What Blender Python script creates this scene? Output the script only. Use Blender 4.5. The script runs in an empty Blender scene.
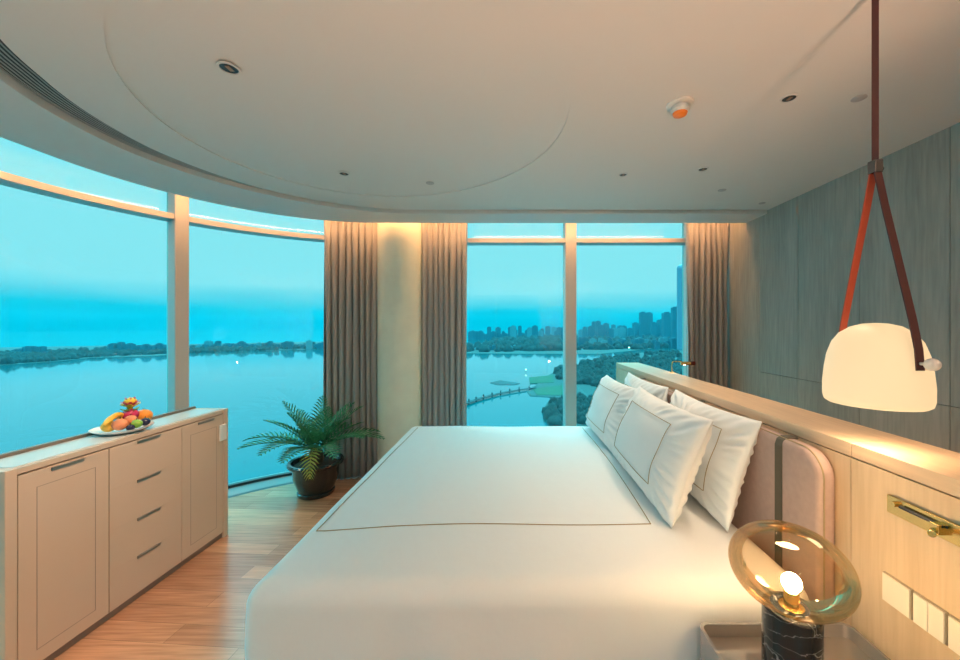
import bpy, math, random
from mathutils import Vector, Matrix, noise
random.seed(7)
PI = math.pi
sc = bpy.context.scene
COL = sc.collection
F = 380.0; VX, VY = 512.0, 327.0; H = 1.6

# ------------------------------------------------------------------ materials
MATS = {}
def new_mat(name):
    m = bpy.data.materials.new(name); m.use_nodes = True
    MATS[name] = m
    nt = m.node_tree
    b = nt.nodes.get('Principled BSDF')
    return m, nt, b
def setp(b, **k):
    for kk, v in k.items():
        kk = kk.replace('_', ' ')
        if kk in b.inputs: b.inputs[kk].default_value = v
def rgba(c): return (c[0], c[1], c[2], 1.0)
def mat(name, col, rough=.5, metal=0.0, spec=.5, bump=0, bscale=60, var=0, vscale=(4,4,4), emis=None, estr=0, coat=0, sheen=0, alpha=None):
    m, nt, b = new_mat(name)
    setp(b, Base_Color=rgba(col), Roughness=rough, Metallic=metal)
    b.inputs['Specular IOR Level'].default_value = spec
    if coat: b.inputs['Coat Weight'].default_value = coat; b.inputs['Coat Roughness'].default_value = .05
    if sheen: b.inputs['Sheen Weight'].default_value = sheen
    if emis: b.inputs['Emission Color'].default_value = rgba(emis); b.inputs['Emission Strength'].default_value = estr
    tc = None
    if bump or var:
        tc = nt.nodes.new('ShaderNodeTexCoord')
    if var:
        mp = nt.nodes.new('ShaderNodeMapping'); mp.inputs['Scale'].default_value = vscale
        nt.links.new(tc.outputs['Object'], mp.inputs['Vector'])
        n = nt.nodes.new('ShaderNodeTexNoise'); n.inputs['Scale'].default_value = 1.0; n.inputs['Detail'].default_value = 4
        nt.links.new(mp.outputs[0], n.inputs['Vector'])
        r = nt.nodes.new('ShaderNodeValToRGB')
        r.color_ramp.elements[0].position = .3; r.color_ramp.elements[1].position = .7
        r.color_ramp.elements[0].color = rgba([c*(1-var) for c in col]); r.color_ramp.elements[1].color = rgba([min(1, c*(1+var)) for c in col])
        nt.links.new(n.outputs['Fac'], r.inputs[0]); nt.links.new(r.outputs[0], b.inputs['Base Color'])
    if bump:
        n2 = nt.nodes.new('ShaderNodeTexNoise'); n2.inputs['Scale'].default_value = bscale; n2.inputs['Detail'].default_value = 3
        nt.links.new(tc.outputs['Object'], n2.inputs['Vector'])
        bp = nt.nodes.new('ShaderNodeBump'); bp.inputs['Strength'].default_value = bump; bp.inputs['Distance'].default_value = .01
        nt.links.new(n2.outputs['Fac'], bp.inputs['Height']); nt.links.new(bp.outputs[0], b.inputs['Normal'])
    return m
def wood(name, c1, c2, scale=(1.2, 1.2, .35), rough=.5, grain=34, contrast=1.0):
    """long wavy grain along local z unless the scale says otherwise"""
    m, nt, b = new_mat(name)
    setp(b, Roughness=rough)
    tc = nt.nodes.new('ShaderNodeTexCoord'); mp = nt.nodes.new('ShaderNodeMapping')
    mp.inputs['Scale'].default_value = scale
    nt.links.new(tc.outputs['Object'], mp.inputs['Vector'])
    n = nt.nodes.new('ShaderNodeTexNoise'); n.inputs['Scale'].default_value = grain; n.inputs['Detail'].default_value = 5; n.inputs['Distortion'].default_value = .4
    n2 = nt.nodes.new('ShaderNodeTexNoise'); n2.inputs['Scale'].default_value = grain*.12; n2.inputs['Detail'].default_value = 3
    nt.links.new(mp.outputs[0], n.inputs['Vector']); nt.links.new(mp.outputs[0], n2.inputs['Vector'])
    ad = nt.nodes.new('ShaderNodeMath'); ad.operation = 'ADD'
    nt.links.new(n.outputs['Fac'], ad.inputs[0]); nt.links.new(n2.outputs['Fac'], ad.inputs[1])
    ml = nt.nodes.new('ShaderNodeMath'); ml.operation = 'MULTIPLY'; ml.inputs[1].default_value = .5
    nt.links.new(ad.outputs[0], ml.inputs[0])
    r = nt.nodes.new('ShaderNodeValToRGB')
    r.color_ramp.elements[0].position = .5-.16/contrast; r.color_ramp.elements[1].position = .5+.16/contrast
    r.color_ramp.elements[0].color = rgba(c1); r.color_ramp.elements[1].color = rgba(c2)
    nt.links.new(ml.outputs[0], r.inputs[0]); nt.links.new(r.outputs[0], b.inputs['Base Color'])
    return m
def floor_mat():
    m, nt, b = new_mat('plank_floor')
    setp(b, Roughness=.24); b.inputs['Specular IOR Level'].default_value = .5
    tc = nt.nodes.new('ShaderNodeTexCoord'); mp = nt.nodes.new('ShaderNodeMapping')
    mp.inputs['Rotation'].default_value = (0, 0, math.radians(4))
    nt.links.new(tc.outputs['Object'], mp.inputs['Vector'])
    br = nt.nodes.new('ShaderNodeTexBrick'); br.offset = .37
    br.inputs['Color1'].default_value = (.42, .18, .10, 1); br.inputs['Color2'].default_value = (.70, .35, .20, 1)
    br.inputs['Mortar'].default_value = (.27, .15, .09, 1)
    br.inputs['Scale'].default_value = 1.0; br.inputs['Mortar Size'].default_value = .0012
    br.inputs['Brick Width'].default_value = 1.1; br.inputs['Row Height'].default_value = .125; br.inputs['Bias'].default_value = .1
    nt.links.new(mp.outputs[0], br.inputs['Vector'])
    mp2 = nt.nodes.new('ShaderNodeMapping'); mp2.inputs['Scale'].default_value = (1.5, 26, 1)
    nt.links.new(tc.outputs['Object'], mp2.inputs['Vector'])
    n = nt.nodes.new('ShaderNodeTexNoise'); n.inputs['Scale'].default_value = 2.2; n.inputs['Detail'].default_value = 5
    nt.links.new(mp2.outputs[0], n.inputs['Vector'])
    r = nt.nodes.new('ShaderNodeValToRGB'); r.color_ramp.elements[0].position = .3; r.color_ramp.elements[1].position = .7
    r.color_ramp.elements[0].color = (.72, .68, .66, 1); r.color_ramp.elements[1].color = (1.12, 1.12, 1.1, 1)
    nt.links.new(n.outputs['Fac'], r.inputs[0])
    mx = nt.nodes.new('ShaderNodeMixRGB'); mx.blend_type = 'MULTIPLY'; mx.inputs[0].default_value = 1
    nt.links.new(br.outputs['Color'], mx.inputs[1]); nt.links.new(r.outputs[0], mx.inputs[2])
    nt.links.new(mx.outputs[0], b.inputs['Base Color'])
    return m
def marble_mat():
    m, nt, b = new_mat('black_marble')
    setp(b, Roughness=.12)
    tc = nt.nodes.new('ShaderNodeTexCoord')
    n = nt.nodes.new('ShaderNodeTexNoise'); n.inputs['Scale'].default_value = 9; n.inputs['Detail'].default_value = 5; n.inputs['Distortion'].default_value = 1.0
    nt.links.new(tc.outputs['Object'], n.inputs['Vector'])
    w = nt.nodes.new('ShaderNodeTexVoronoi'); w.feature = 'DISTANCE_TO_EDGE'; w.inputs['Scale'].default_value = 14
    mp = nt.nodes.new('ShaderNodeMapping'); mp.inputs['Scale'].default_value = (.7, .7, 2.0); mp.inputs['Rotation'].default_value = (.3, .2, 0)
    mxv = nt.nodes.new('ShaderNodeMixRGB'); mxv.inputs[0].default_value = .12
    nt.links.new(tc.outputs['Object'], mp.inputs['Vector']); nt.links.new(mp.outputs[0], mxv.inputs[1]); nt.links.new(n.outputs['Color'], mxv.inputs[2])
    nt.links.new(mxv.outputs[0], w.inputs['Vector'])
    r = nt.nodes.new('ShaderNodeValToRGB')
    r.color_ramp.elements[0].position = 0; r.color_ramp.elements[0].color = (.30, .31, .30, 1)
    r.color_ramp.elements[1].position = .018; r.color_ramp.elements[1].color = (.018, .02, .022, 1)
    nt.links.new(w.outputs['Distance'], r.inputs[0])
    nt.links.new(r.outputs[0], b.inputs['Base Color'])
    return m
def glass_mat(name, tint, ior=1.5, gloss=(1, 1, 1), rough=0.0, extra=1.0, absorb=None):
    m = bpy.data.materials.new(name); m.use_nodes = True; nt = m.node_tree
    for n in list(nt.nodes): nt.nodes.remove(n)
    o = nt.nodes.new('ShaderNodeOutputMaterial')
    t = nt.nodes.new('ShaderNodeBsdfTransparent'); t.inputs[0].default_value = rgba(tint)
    g = nt.nodes.new('ShaderNodeBsdfGlossy'); g.inputs['Color'].default_value = rgba(gloss); g.inputs['Roughness'].default_value = rough
    fr = nt.nodes.new('ShaderNodeFresnel'); fr.inputs['IOR'].default_value = ior
    ml = nt.nodes.new('ShaderNodeMath'); ml.operation = 'MULTIPLY'; ml.use_clamp = True; ml.inputs[1].default_value = extra
    mx = nt.nodes.new('ShaderNodeMixShader')
    nt.links.new(fr.outputs[0], ml.inputs[0]); nt.links.new(ml.outputs[0], mx.inputs[0])
    nt.links.new(t.outputs[0], mx.inputs[1]); nt.links.new(g.outputs[0], mx.inputs[2]); nt.links.new(mx.outputs[0], o.inputs[0])
    MATS[name] = m
    return m
def emit_mat(name, col, strength, base=(.8, .8, .8)):
    return mat(name, base, rough=.5, emis=col, estr=strength)

GLASS = glass_mat('window_glass', (.28, .96, 1.0), extra=.5)
AMBER = glass_mat('amber_glass', (.98, .87, .70), ior=1.35, gloss=(1, .90, .75), extra=.8)
FLOOR = floor_mat(); MARBLE = marble_mat()
CEIL = mat('painted_plaster', (.77, .725, .69), rough=.75)
CEILD = mat('slot_dark', (.03, .035, .04), rough=.6)
BLADE = mat('grille_blade', (.45, .46, .46), rough=.5)
WALLW = wood('grey_oak_panel', (.30, .29, .255), (.47, .45, .40), scale=(1.5, 1.5, .12), rough=.55)
GROOVE = mat('groove_dark', (.03, .028, .025), rough=.8)
OAK = wood('pale_oak', (.56, .40, .25), (.72, .54, .36), scale=(1.5, 1.5, .1), rough=.42)
OAKT = wood('pale_oak_top', (.60, .42, .27), (.78, .57, .38), scale=(1.5, .1, 1.5), rough=.38)
WHITEW = mat('plaster_wall', (.75, .70, .62), rough=.8)
COLUMN = mat('column_plaster', (.80, .79, .64), rough=.55, var=.05)
FRAME = mat('window_frame_metal', (.50, .48, .46), rough=.4, metal=.2)
SILL = mat('sill_stone', (.25, .25, .25), rough=.25)
DARK = mat('dark_metal', (.02, .02, .022), rough=.4)
CURT = mat('taupe_curtain', (.36, .34, .33), rough=.85, bump=.15, bscale=300, sheen=.2)
LINEN = mat('white_linen', (.81, .85, .87), rough=.8, bump=.25, bscale=9, sheen=.1)
PIPE = mat('olive_piping', (.34, .26, .15), rough=.7)
UPH = mat('rose_taupe_upholstery', (.46, .33, .29), rough=.75, bump=.2, bscale=500, var=.05, vscale=(40, 40, 40))
BAND = mat('dark_olive_band', (.10, .085, .06), rough=.6)
LACQ = mat('beige_lacquer', (.62, .46, .35), rough=.22, spec=.5)
LACG = mat('lacquer_groove', (.34, .26, .20), rough=.5)
TOPG = mat('glossy_top_stone', (.60, .61, .60), rough=.06, spec=.8)
RAIL = mat('brown_metal_rail', (.25, .19, .15), rough=.35, metal=.4)
HANDLE = mat('handle_grey', (.33, .28, .24), rough=.4, metal=.5)
BRASS = mat('brass', (.80, .56, .22), rough=.22, metal=1)
CHROME = mat('chrome', (.16, .16, .17), rough=.25, metal=1)
REDM = mat('dark_red_metal', (.13, .025, .02), rough=.3, metal=.5)
PLATE = mat('white_porcelain', (.80, .82, .83), rough=.12)
SWITCH = mat('cream_switch', (.80, .73, .60), rough=.35)
SWSIDE = mat('switch_side', (.45, .36, .24), rough=.4)
BRONZE = mat('bronze_glass', (.42, .39, .35), rough=.08, metal=.6)
BRONZES = mat('bronze_rim', (.48, .46, .44), rough=.15, metal=.6)
POT = mat('black_glaze', (.018, .015, .014), rough=.12, coat=.5)
SOIL = mat('soil', (.05, .035, .025), rough=.95, bump=.8, bscale=40)
LEAF = mat('cycas_green', (.035, .21, .09), rough=.6, var=.35, vscale=(9, 9, 9))
LEAFY = mat('cycas_yellow_green', (.30, .36, .06), rough=.42, var=.2, vscale=(9, 9, 9))
TRUNK = mat('cycas_trunk', (.11, .07, .04), rough=.9, bump=.8, bscale=50)
LEATHER = mat('brown_leather', (.075, .022, .022), rough=.5)
LEATHERLIT = mat('lamplit_leather', (.55, .09, .04), rough=.45)  # same leather, with the lamp's red-orange glow put into the base colour
OPAL = mat('opal_glass', (.30, .27, .22), rough=.5, emis=(1, .70, .37), estr=.42)
BULB = emit_mat('bulb_glow', (1, .72, .42), 160)
LED = emit_mat('led_strip', (1, .50, .20), 19)
LAMPW = emit_mat('reading_lamp_glow', (1, .8, .5), 12)
WHITEP = mat('white_plastic', (.78, .76, .72), rough=.4)
ORANGE = mat('orange_dome', (.9, .22, .02), rough=.4, emis=(1, .2, .02), estr=.06)
COPPER = mat('copper_reflector', (.40, .22, .14), rough=.5, metal=.3)

# ------------------------------------------------------------------ mesh builder
class MB:
    def __init__(s): s.v = []; s.f = []; s.m = []
    def add(s, vs, fs, mi=0):
        o = len(s.v); s.v += [tuple(v) for v in vs]; s.f += [tuple(i+o for i in f) for f in fs]; s.m += [mi]*len(fs)
        return s
    def box(s, x0, x1, y0, y1, z0, z1, mi=0):
        vs = [(x, y, z) for z in (z0, z1) for y in (y0, y1) for x in (x0, x1)]
        return s.add(vs, [(0, 2, 3, 1), (4, 5, 7, 6), (0, 1, 5, 4), (2, 6, 7, 3), (0, 4, 6, 2), (1, 3, 7, 5)], mi)
    def lathe(s, prof, c=(0, 0, 0), n=48, mi=0, axis='Z', cap=True):
        vs = []; fs = []
        for r, z in prof:
            for i in range(n):
                a = 2*PI*i/n
                if axis == 'Z': vs.append((c[0]+r*math.cos(a), c[1]+r*math.sin(a), c[2]+z))
                elif axis == 'Y': vs.append((c[0]+r*math.cos(a), c[1]+z, c[2]-r*math.sin(a)))
                else: vs.append((c[0]+z, c[1]+r*math.cos(a), c[2]+r*math.sin(a)))
        for k in range(len(prof)-1):
            for i in range(n):
                j = (i+1) % n
                fs.append((k*n+i, k*n+j, (k+1)*n+j, (k+1)*n+i))
        if cap:
            if prof[0][0] > 1e-4: fs.append(tuple(reversed(range(n))))
            if prof[-1][0] > 1e-4: fs.append(tuple(range((len(prof)-1)*n, len(prof)*n)))
        return s.add(vs, fs, mi)
    def tube(s, pts, r, n=10, mi=0, closed=False):
        pts = [Vector(p) for p in pts]; vs = []; fs = []
        rr = r if isinstance(r, (list, tuple)) else [r]*len(pts)
        N = len(pts)
        up = Vector((0, 0, 1))
        for k, p in enumerate(pts):
            a = pts[k-1] if (k > 0 or closed) else p; b = pts[(k+1) % N] if (k < N-1 or closed) else p
            d = (b-a).normalized()
            if k == 0:
                u = d.cross(up)
                if u.length < 1e-3: u = d.cross(Vector((1, 0, 0)))
            else:
                u = u - d*u.dot(d)
            u.normalize(); w = d.cross(u)
            for i in range(n):
                t = 2*PI*i/n
                vs.append(p+(u*math.cos(t)+w*math.sin(t))*rr[k])
        for k in range(N if closed else N-1):
            k2 = (k+1) % N
            for i in range(n):
                j = (i+1) % n
                fs.append((k*n+i, k2*n+i, k2*n+j, k*n+j))
        if not closed: fs.append(tuple(range(n))); fs.append(tuple(reversed(range((N-1)*n, N*n))))
        return s.add(vs, fs, mi)
    def strap(s, pts, width_vec, thick_n, t=.003, mi=0):
        """flat belt: pts path, width_vec half width vector, thick along per-point normals"""
        vs = []; fs = []
        w = Vector(width_vec)
        P = [Vector(p) for p in pts]
        for k, p in enumerate(P):
            a = P[max(0, k-1)]; b = P[min(len(P)-1, k+1)]
            d = (b-a).normalized(); n_ = d.cross(w).normalized()*t*.5
            vs += [p-w-n_, p+w-n_, p+w+n_, p-w+n_]
        for k in range(len(P)-1):
            for i in range(4):
                j = (i+1) % 4
                fs.append((k*4+i, k*4+j, k*4+4+j, k*4+4+i))
        fs.append((3, 2, 1, 0)); e = (len(P)-1)*4; fs.append((e, e+1, e+2, e+3))
        return s.add(vs, fs, mi)
    def sphere(s, c, r, n=24, m=14, mi=0, sc_=(1, 1, 1)):
        prof = [(max(1e-5, math.sin(PI*k/m)), -math.cos(PI*k/m)) for k in range(m+1)]
        vs = []; fs = []
        for q, z in prof:
            for i in range(n):
                a = 2*PI*i/n
                vs.append((c[0]+r*sc_[0]*q*math.cos(a), c[1]+r*sc_[1]*q*math.sin(a), c[2]+r*sc_[2]*z))
        for k in range(m):
            for i in range(n):
                j = (i+1) % n
                fs.append((k*n+i, k*n+j, (k+1)*n+j, (k+1)*n+i))
        return s.add(vs, fs, mi)
    def prism(s, poly, z0, z1, mi=0):
        n = len(poly)
        vs = [(p[0], p[1], z0) for p in poly]+[(p[0], p[1], z1) for p in poly]
        fs = [tuple(reversed(range(n))), tuple(range(n, 2*n))]+[(i, (i+1) % n, n+(i+1) % n, n+i) for i in range(n)]
        return s.add(vs, fs, mi)
    def build(s, name, m, parent=None, smooth=False, bevel=0, seg=2, solid=0, sub=0, origin=None):
        me = bpy.data.meshes.new(name)
        vs = s.v
        if parent is not None:
            off = Vector(parent['_w']) if '_w' in parent else Vector((0, 0, 0))
        elif origin is not None: off = Vector(origin)
        else:
            xs = [v[0] for v in vs]; ys = [v[1] for v in vs]; zs = [v[2] for v in vs]
            off = Vector(((min(xs)+max(xs))/2, (min(ys)+max(ys))/2, min(zs)))
        me.from_pydata([Vector(v)-off for v in vs], [], s.f)
        ms = m if isinstance(m, (list, tuple)) else [m]
        for q in ms: me.materials.append(q)
        if len(ms) > 1: me.polygons.foreach_set('material_index', s.m)
        me.update()
        if smooth:
            me.polygons.foreach_set('use_smooth', [True]*len(me.polygons))
            if smooth != 'all': me.set_sharp_from_angle(angle=math.radians(40))
        o = bpy.data.objects.new(name, me); COL.objects.link(o)
        if parent is not None: o.parent = parent; o['_w'] = tuple(off)
        else: o.location = off; o['_w'] = tuple(off)
        if solid:
            md = o.modifiers.new('solid', 'SOLIDIFY'); md.thickness = solid; md.offset = 0
        if bevel:
            md = o.modifiers.new('bevel', 'BEVEL'); md.width = bevel; md.segments = seg; md.limit_method = 'ANGLE'; md.angle_limit = math.radians(40)
        if sub:
            md = o.modifiers.new('sub', 'SUBSURF'); md.levels = sub; md.render_levels = sub
        return o
def tag(o, label=None, cat=None, group=None, kind=None):
    if label: o['label'] = label
    if cat: o['category'] = cat
    if group: o['group'] = group
    if kind: o['kind'] = kind
    return o
def thing(name, label, cat, loc=(0, 0, 0), group=None):
    o = bpy.data.objects.new(name, None); COL.objects.link(o); o.location = loc; o['_w'] = tuple(loc)
    o.empty_display_size = .1
    return tag(o, label, cat, group)
def struct(o, label=None): o['kind'] = 'structure'; o['category'] = o.name.split('_')[0]; o['label'] = label or o.name.replace('_', ' '); return o
def kids(o): return [c for c in bpy.data.objects if c.parent == o]
def dup(root, loc, label=None, group=None, rot=None):
    def cp(o, p):
        c = o.copy(); COL.objects.link(c)
        if p is not None: c.parent = p
        for k in kids_map.get(o.name, []): cp(k, c)
        return c
    kids_map = {}
    for q in bpy.data.objects:
        if q.parent: kids_map.setdefault(q.parent.name, []).append(q)
    r = cp(root, None); r.location = loc
    if rot is not None: r.rotation_euler = rot
    if label: r['label'] = label
    if group: r['group'] = group
    return r
def cei(x, y, D=1.07): return ((x-VX)*D/(VY-y), F*D/(VY-y))
def gnd(x, y, z=-90.0):
    t = (H-z)/(y-VY); return ((x-VX)*t, F*t)

# ------------------------------------------------------------------ plan curves
CG = (-1.3, 2.3)
YB = -3.0; XR = 2.34
def outline(c, r, a1=180, right=XR+.1, n=48, bottom=YB):
    """closed outline: straight along the back at y=c+r, arc round the corner, straight to behind the camera"""
    pts = [(right, bottom), (right, c[1]+r)]
    for k in range(n+1):
        a = math.radians(90+(a1-90)*k/n); pts.append((c[0]+r*math.cos(a), c[1]+r*math.sin(a)))
    pts.append((pts[-1][0], bottom))
    return pts
def path(c, r, x_right, y_low, n=40):
    pts = [(x_right, c[1]+r)] if x_right > c[0] else []
    for k in range(n+1):
        a = math.radians(90+90*k/n); pts.append((c[0]+r*math.cos(a), c[1]+r*math.sin(a)))
    if y_low < c[1]: pts.append((c[0]-r, y_low))
    return pts
def ray(poly, c, a):
    dx, dy = math.cos(a), math.sin(a); best = None
    for i in range(len(poly)):
        x1, y1 = poly[i]; x2, y2 = poly[(i+1) % len(poly)]
        ex, ey = x2-x1, y2-y1; den = dx*ey-dy*ex
        if abs(den) < 1e-12: continue
        t = ((x1-c[0])*ey-(y1-c[1])*ex)/den; u = ((x1-c[0])*dy-(y1-c[1])*dx)/den
        if t > 0 and -1e-6 <= u <= 1+1e-6 and (best is None or t < best): best = t
    return best
C0 = (-.785, 2.066)
def ringR(a): return 1.0527+.006*math.cos(2*a)-.0738*math.sin(2*a)
CS = (-.85, 2.1); RS = 1.38
def slot_half(deg):
    tab = [(90, .006), (135, .010), (145, .022), (153, .028), (165, .048), (180, .062), (206, .068), (260, .068)]
    for (a, w), (b, v) in zip(tab, tab[1:]):
        if a <= deg <= b: return w+(v-w)*(deg-a)/(b-a)
    return tab[0][1]
def slot_outline(f):     # f in [-1,1] : inner edge .. outer edge
    pts = [(XR+.1, YB), (XR+.1, CS[1]+RS+f*.006)]
    for k in range(73):
        d = 90+125*k/72; a = math.radians(d); r = RS-.055*max(0, min(1, (d-172)/30))+f*slot_half(d)
        pts.append((CS[0]+r*math.cos(a), CS[1]+r*math.sin(a)))
    pts.append((pts[-1][0], YB))
    return pts
edge = outline(CG, 1.50)
glassO = outline(CG, 2.13)
floorO = outline(CG, 1.84)
angs = [2*PI*k/360 for k in range(360)]
for poly in (edge, slot_outline(1)):
    for p in poly[:2]+poly[-1:]:
        angs.append(math.atan2(p[1]-C0[1], p[0]-C0[0]) % (2*PI))
for p in (glassO[0], glassO[1], glassO[-1]): angs.append(math.atan2(p[1]-C0[1], p[0]-C0[0]) % (2*PI))
angs = sorted(set(round(a, 5) for a in angs))
def loops_mesh(specs, name, m, parent=None, inner_cap=False, mis=None):
    """specs: list of (radius function, z). Strip between successive loops around C0."""
    mb = MB(); n = len(angs); vs = []; fs = []; mi = []
    for fn, z in specs:
        for a in angs:
            r = fn(a); vs.append((C0[0]+r*math.cos(a), C0[1]+r*math.sin(a), z))
    for k in range(len(specs)-1):
        for i in range(n):
            j = (i+1) % n
            fs.append((k*n+i, (k+1)*n+i, (k+1)*n+j, k*n+j)); mi.append(mis[k] if mis else 0)
    if inner_cap: fs.append(tuple(reversed(range(n)))); mi.append(0)
    mb.v = vs; mb.f = fs; mb.m = mi
    return mb.build(name, m, parent)
rr = lambda poly: (lambda a: ray(poly, C0, a))
sin_, sout = slot_outline(-1), slot_outline(1)
ZC = 2.67; ZR = 2.64
# ceiling: medallion, field, slot groove, stepped rim, fascia, curtain pocket
ceiling = loops_mesh([(ringR, ZC+.007), (ringR, ZC), (rr(sin_), ZC), (rr(sin_), ZC+.022), (rr(sout), ZC+.022), (rr(sout), ZR),
                      (rr(edge), ZR), (rr(edge), 2.93), (rr(outline(CG, 2.3)), 2.93)],
                     'ceiling', [CEIL, CEILD], inner_cap=True, mis=[0, 0, 1, 1, 0, 0, 0, 0])
struct(ceiling, 'white plaster ceiling with a large round recess and a curved slot')
floor = loops_mesh([(lambda a: .3, 0), (rr(floorO), 0)], 'floor', FLOOR, inner_cap=True)
floor.data.flip_normals(); struct(floor, 'reddish brown wooden plank floor')
sill = loops_mesh([(rr(floorO), 0.0), (rr(outline(CG, 1.89)), 0.0), (rr(glassO), 0.0), (rr(outline(CG, 2.25)), 0), (rr(outline(CG, 2.25)), -.3)], 'trim_1', [DARK, SILL], mis=[0, 1, 1, 1])
sill.data.flip_normals(); struct(sill, 'stone window sill strip with a dark floor grille')

# linear grille blades in the slot (one air grille, blades are parts)
gr = thing('air_grille', 'curved linear air grille with thin blades in the left of the ceiling', 'air grille', (-2.1, 2.3, ZC))
for b in range(7):
    f = -0.78+1.56*b/6; mb = MB(); vs = []; fs = []; n = 0
    for k in range(60):
        d = 142+70*k/59; a = math.radians(d); r = RS-.055*max(0, min(1, (d-172)/30))+f*slot_half(d)
        for (dr, z) in ((-.0026, ZC+.003), (.0026, ZC+.003), (.0026, ZC+.006), (-.0026, ZC+.006)):
            vs.append((CS[0]+(r+dr)*math.cos(a), CS[1]+(r+dr)*math.sin(a), z))
    for k in range(59):
        for i in range(4):
            j = (i+1) % 4; fs.append((k*4+i, k*4+4+i, k*4+4+j, k*4+j))
    mb.add(vs, fs); mb.build('blade', BLADE, gr)

# warm light strip in the curtain pocket, behind the ceiling edge
mb = MB(); p1 = path(CG, 1.53, XR-.1, -1.5); p2 = path(CG, 1.55, XR-.1, -1.5)
for k in range(len(p1)-1):
    a, b, c, d = p1[k], p1[k+1], p2[k+1], p2[k]
    mb.add([(a[0], a[1], 2.785), (b[0], b[1], 2.785), (c[0], c[1], 2.785), (d[0], d[1], 2.785),
            (a[0], a[1], 2.80), (b[0], b[1], 2.80), (c[0], c[1], 2.80), (d[0], d[1], 2.80)],
           [(0, 1, 2, 3), (7, 6, 5, 4), (0, 4, 5, 1), (1, 5, 6, 2), (2, 6, 7, 3), (3, 7, 4, 0)])
tag(mb.build('light_strip', LED), 'warm light strip hidden in the ceiling pocket above the curtains', 'light strip')

# ------------------------------------------------------------------ windows
def curved_bar(path_in, path_out, z0, z1, mb=None):
    mb = mb or MB()
    n = len(path_in); vs = []; fs = []
    for k in range(n):
        a, b = path_in[k], path_out[k]
        vs += [(a[0], a[1], z0), (b[0], b[1], z0), (b[0], b[1], z1), (a[0], a[1], z1)]
    for k in range(n-1):
        for i in range(4):
            j = (i+1) % 4; fs.append((k*4+i, k*4+4+i, k*4+4+j, k*4+j))
    fs.append((0, 1, 2, 3)); fs.append(((n-1)*4+3, (n-1)*4+2, (n-1)*4+1, (n-1)*4))
    return mb.add(vs, fs)
def arc(r, d0, d1, n=24): return [(CG[0]+r*math.cos(math.radians(d0+(d1-d0)*k/n)), CG[1]+r*math.sin(math.radians(d0+(d1-d0)*k/n))) for k in range(n+1)]
def sheet(pts, z0, z1):
    mb = MB(); n = len(pts)
    vs = [(p[0], p[1], z0) for p in pts]+[(p[0], p[1], z1) for p in pts]
    return mb.add(vs, [(k, k+1, n+k+1, n+k) for k in range(n-1)])
WT0, WT1 = 2.548, 2.595
DM = 146.6    # bearing of the visible mullion on the curve
def mullion(deg, parent):
    a = math.radians(deg); d = Vector((math.cos(a), math.sin(a), 0)); t = Vector((-d.y, d.x, 0)); c = Vector((CG[0], CG[1], 0))
    mb = MB(); P = []
    for rad, w in ((1.95, .05), (2.17, .05)):
        for s_ in (-1, 1): P.append(c+d*rad+t*w*s_)
    vs = [(p.x, p.y, 0) for p in P]+[(p.x, p.y, 2.92) for p in P]
    mb.add(vs, [(0, 1, 3, 2), (4, 6, 7, 5), (0, 4, 5, 1), (1, 5, 7, 3), (3, 7, 6, 2), (2, 6, 4, 0)])
    return mb.build('mullion', FRAME, parent, bevel=.006)
w1 = thing('window_1', 'left curved floor to ceiling window overlooking the open lake', 'window', (-2.9, 3.2, 0)); w1['kind'] = 'structure'
def arcs_w1():
    return [(arc(2.13, 92, DM), 'a'), (arc(2.13, DM, 180)+[(CG[0]-2.13, -.6)], 'b'), ([(CG[0]-2.13, -.6), (CG[0]-2.13, YB)], 'c')]
for pts, _ in arcs_w1():
    sheet(pts, 0, 2.93).build('pane', GLASS, w1, smooth='all')
inn = arc(1.962, 92, 180, 48)+[(CG[0]-1.962, YB)]; out = arc(2.12, 92, 180, 48)+[(CG[0]-2.12, YB)]
curved_bar(inn, out, WT0, WT1).build('transom', FRAME, w1, smooth=True)
ib = arc(2.10, 92, 180, 48)+[(CG[0]-2.10, YB)]; ob = arc(2.16, 92, 180, 48)+[(CG[0]-2.16, YB)]
curved_bar(ib, ob, 0, .025).build('bottom_rail', DARK, w1, smooth=True)
mullion(DM, w1); mullion(92, w1)
mb = MB(); mb.box(CG[0]-2.17, CG[0]-1.95, -.65, -.55, 0, 2.92); mb.build('mullion', FRAME, w1, bevel=.006)
w2 = thing('window_2', 'straight back window behind the bed with the city view', 'window', (.75, 4.4, 0)); w2['kind'] = 'structure'
YG = CG[1]+2.13
XM = .66
for (a, b) in ((-1.35, XM), (XM, 2.32)):
    mb = MB(); mb.add([(a, YG, 0), (b, YG, 0), (b, YG, 2.93), (a, YG, 2.93)], [(0, 1, 2, 3)]); mb.build('pane', GLASS, w2)
MB().box(-1.35, 2.32, 4.262, 4.42, WT0, WT1).build('transom', FRAME, w2)
MB().box(-1.35, 2.32, 4.41, 4.47, 0, .025).build('bottom_rail', DARK, w2)
MB().box(XM-.062, XM+.062, 4.25, 4.47, 0, 2.92).build('mullion', FRAME, w2, bevel=.006)
MB().box(2.00, 2.06, 4.25, 4.47, 0, 2.92).build('mullion', FRAME, w2, bevel=.004)

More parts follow.
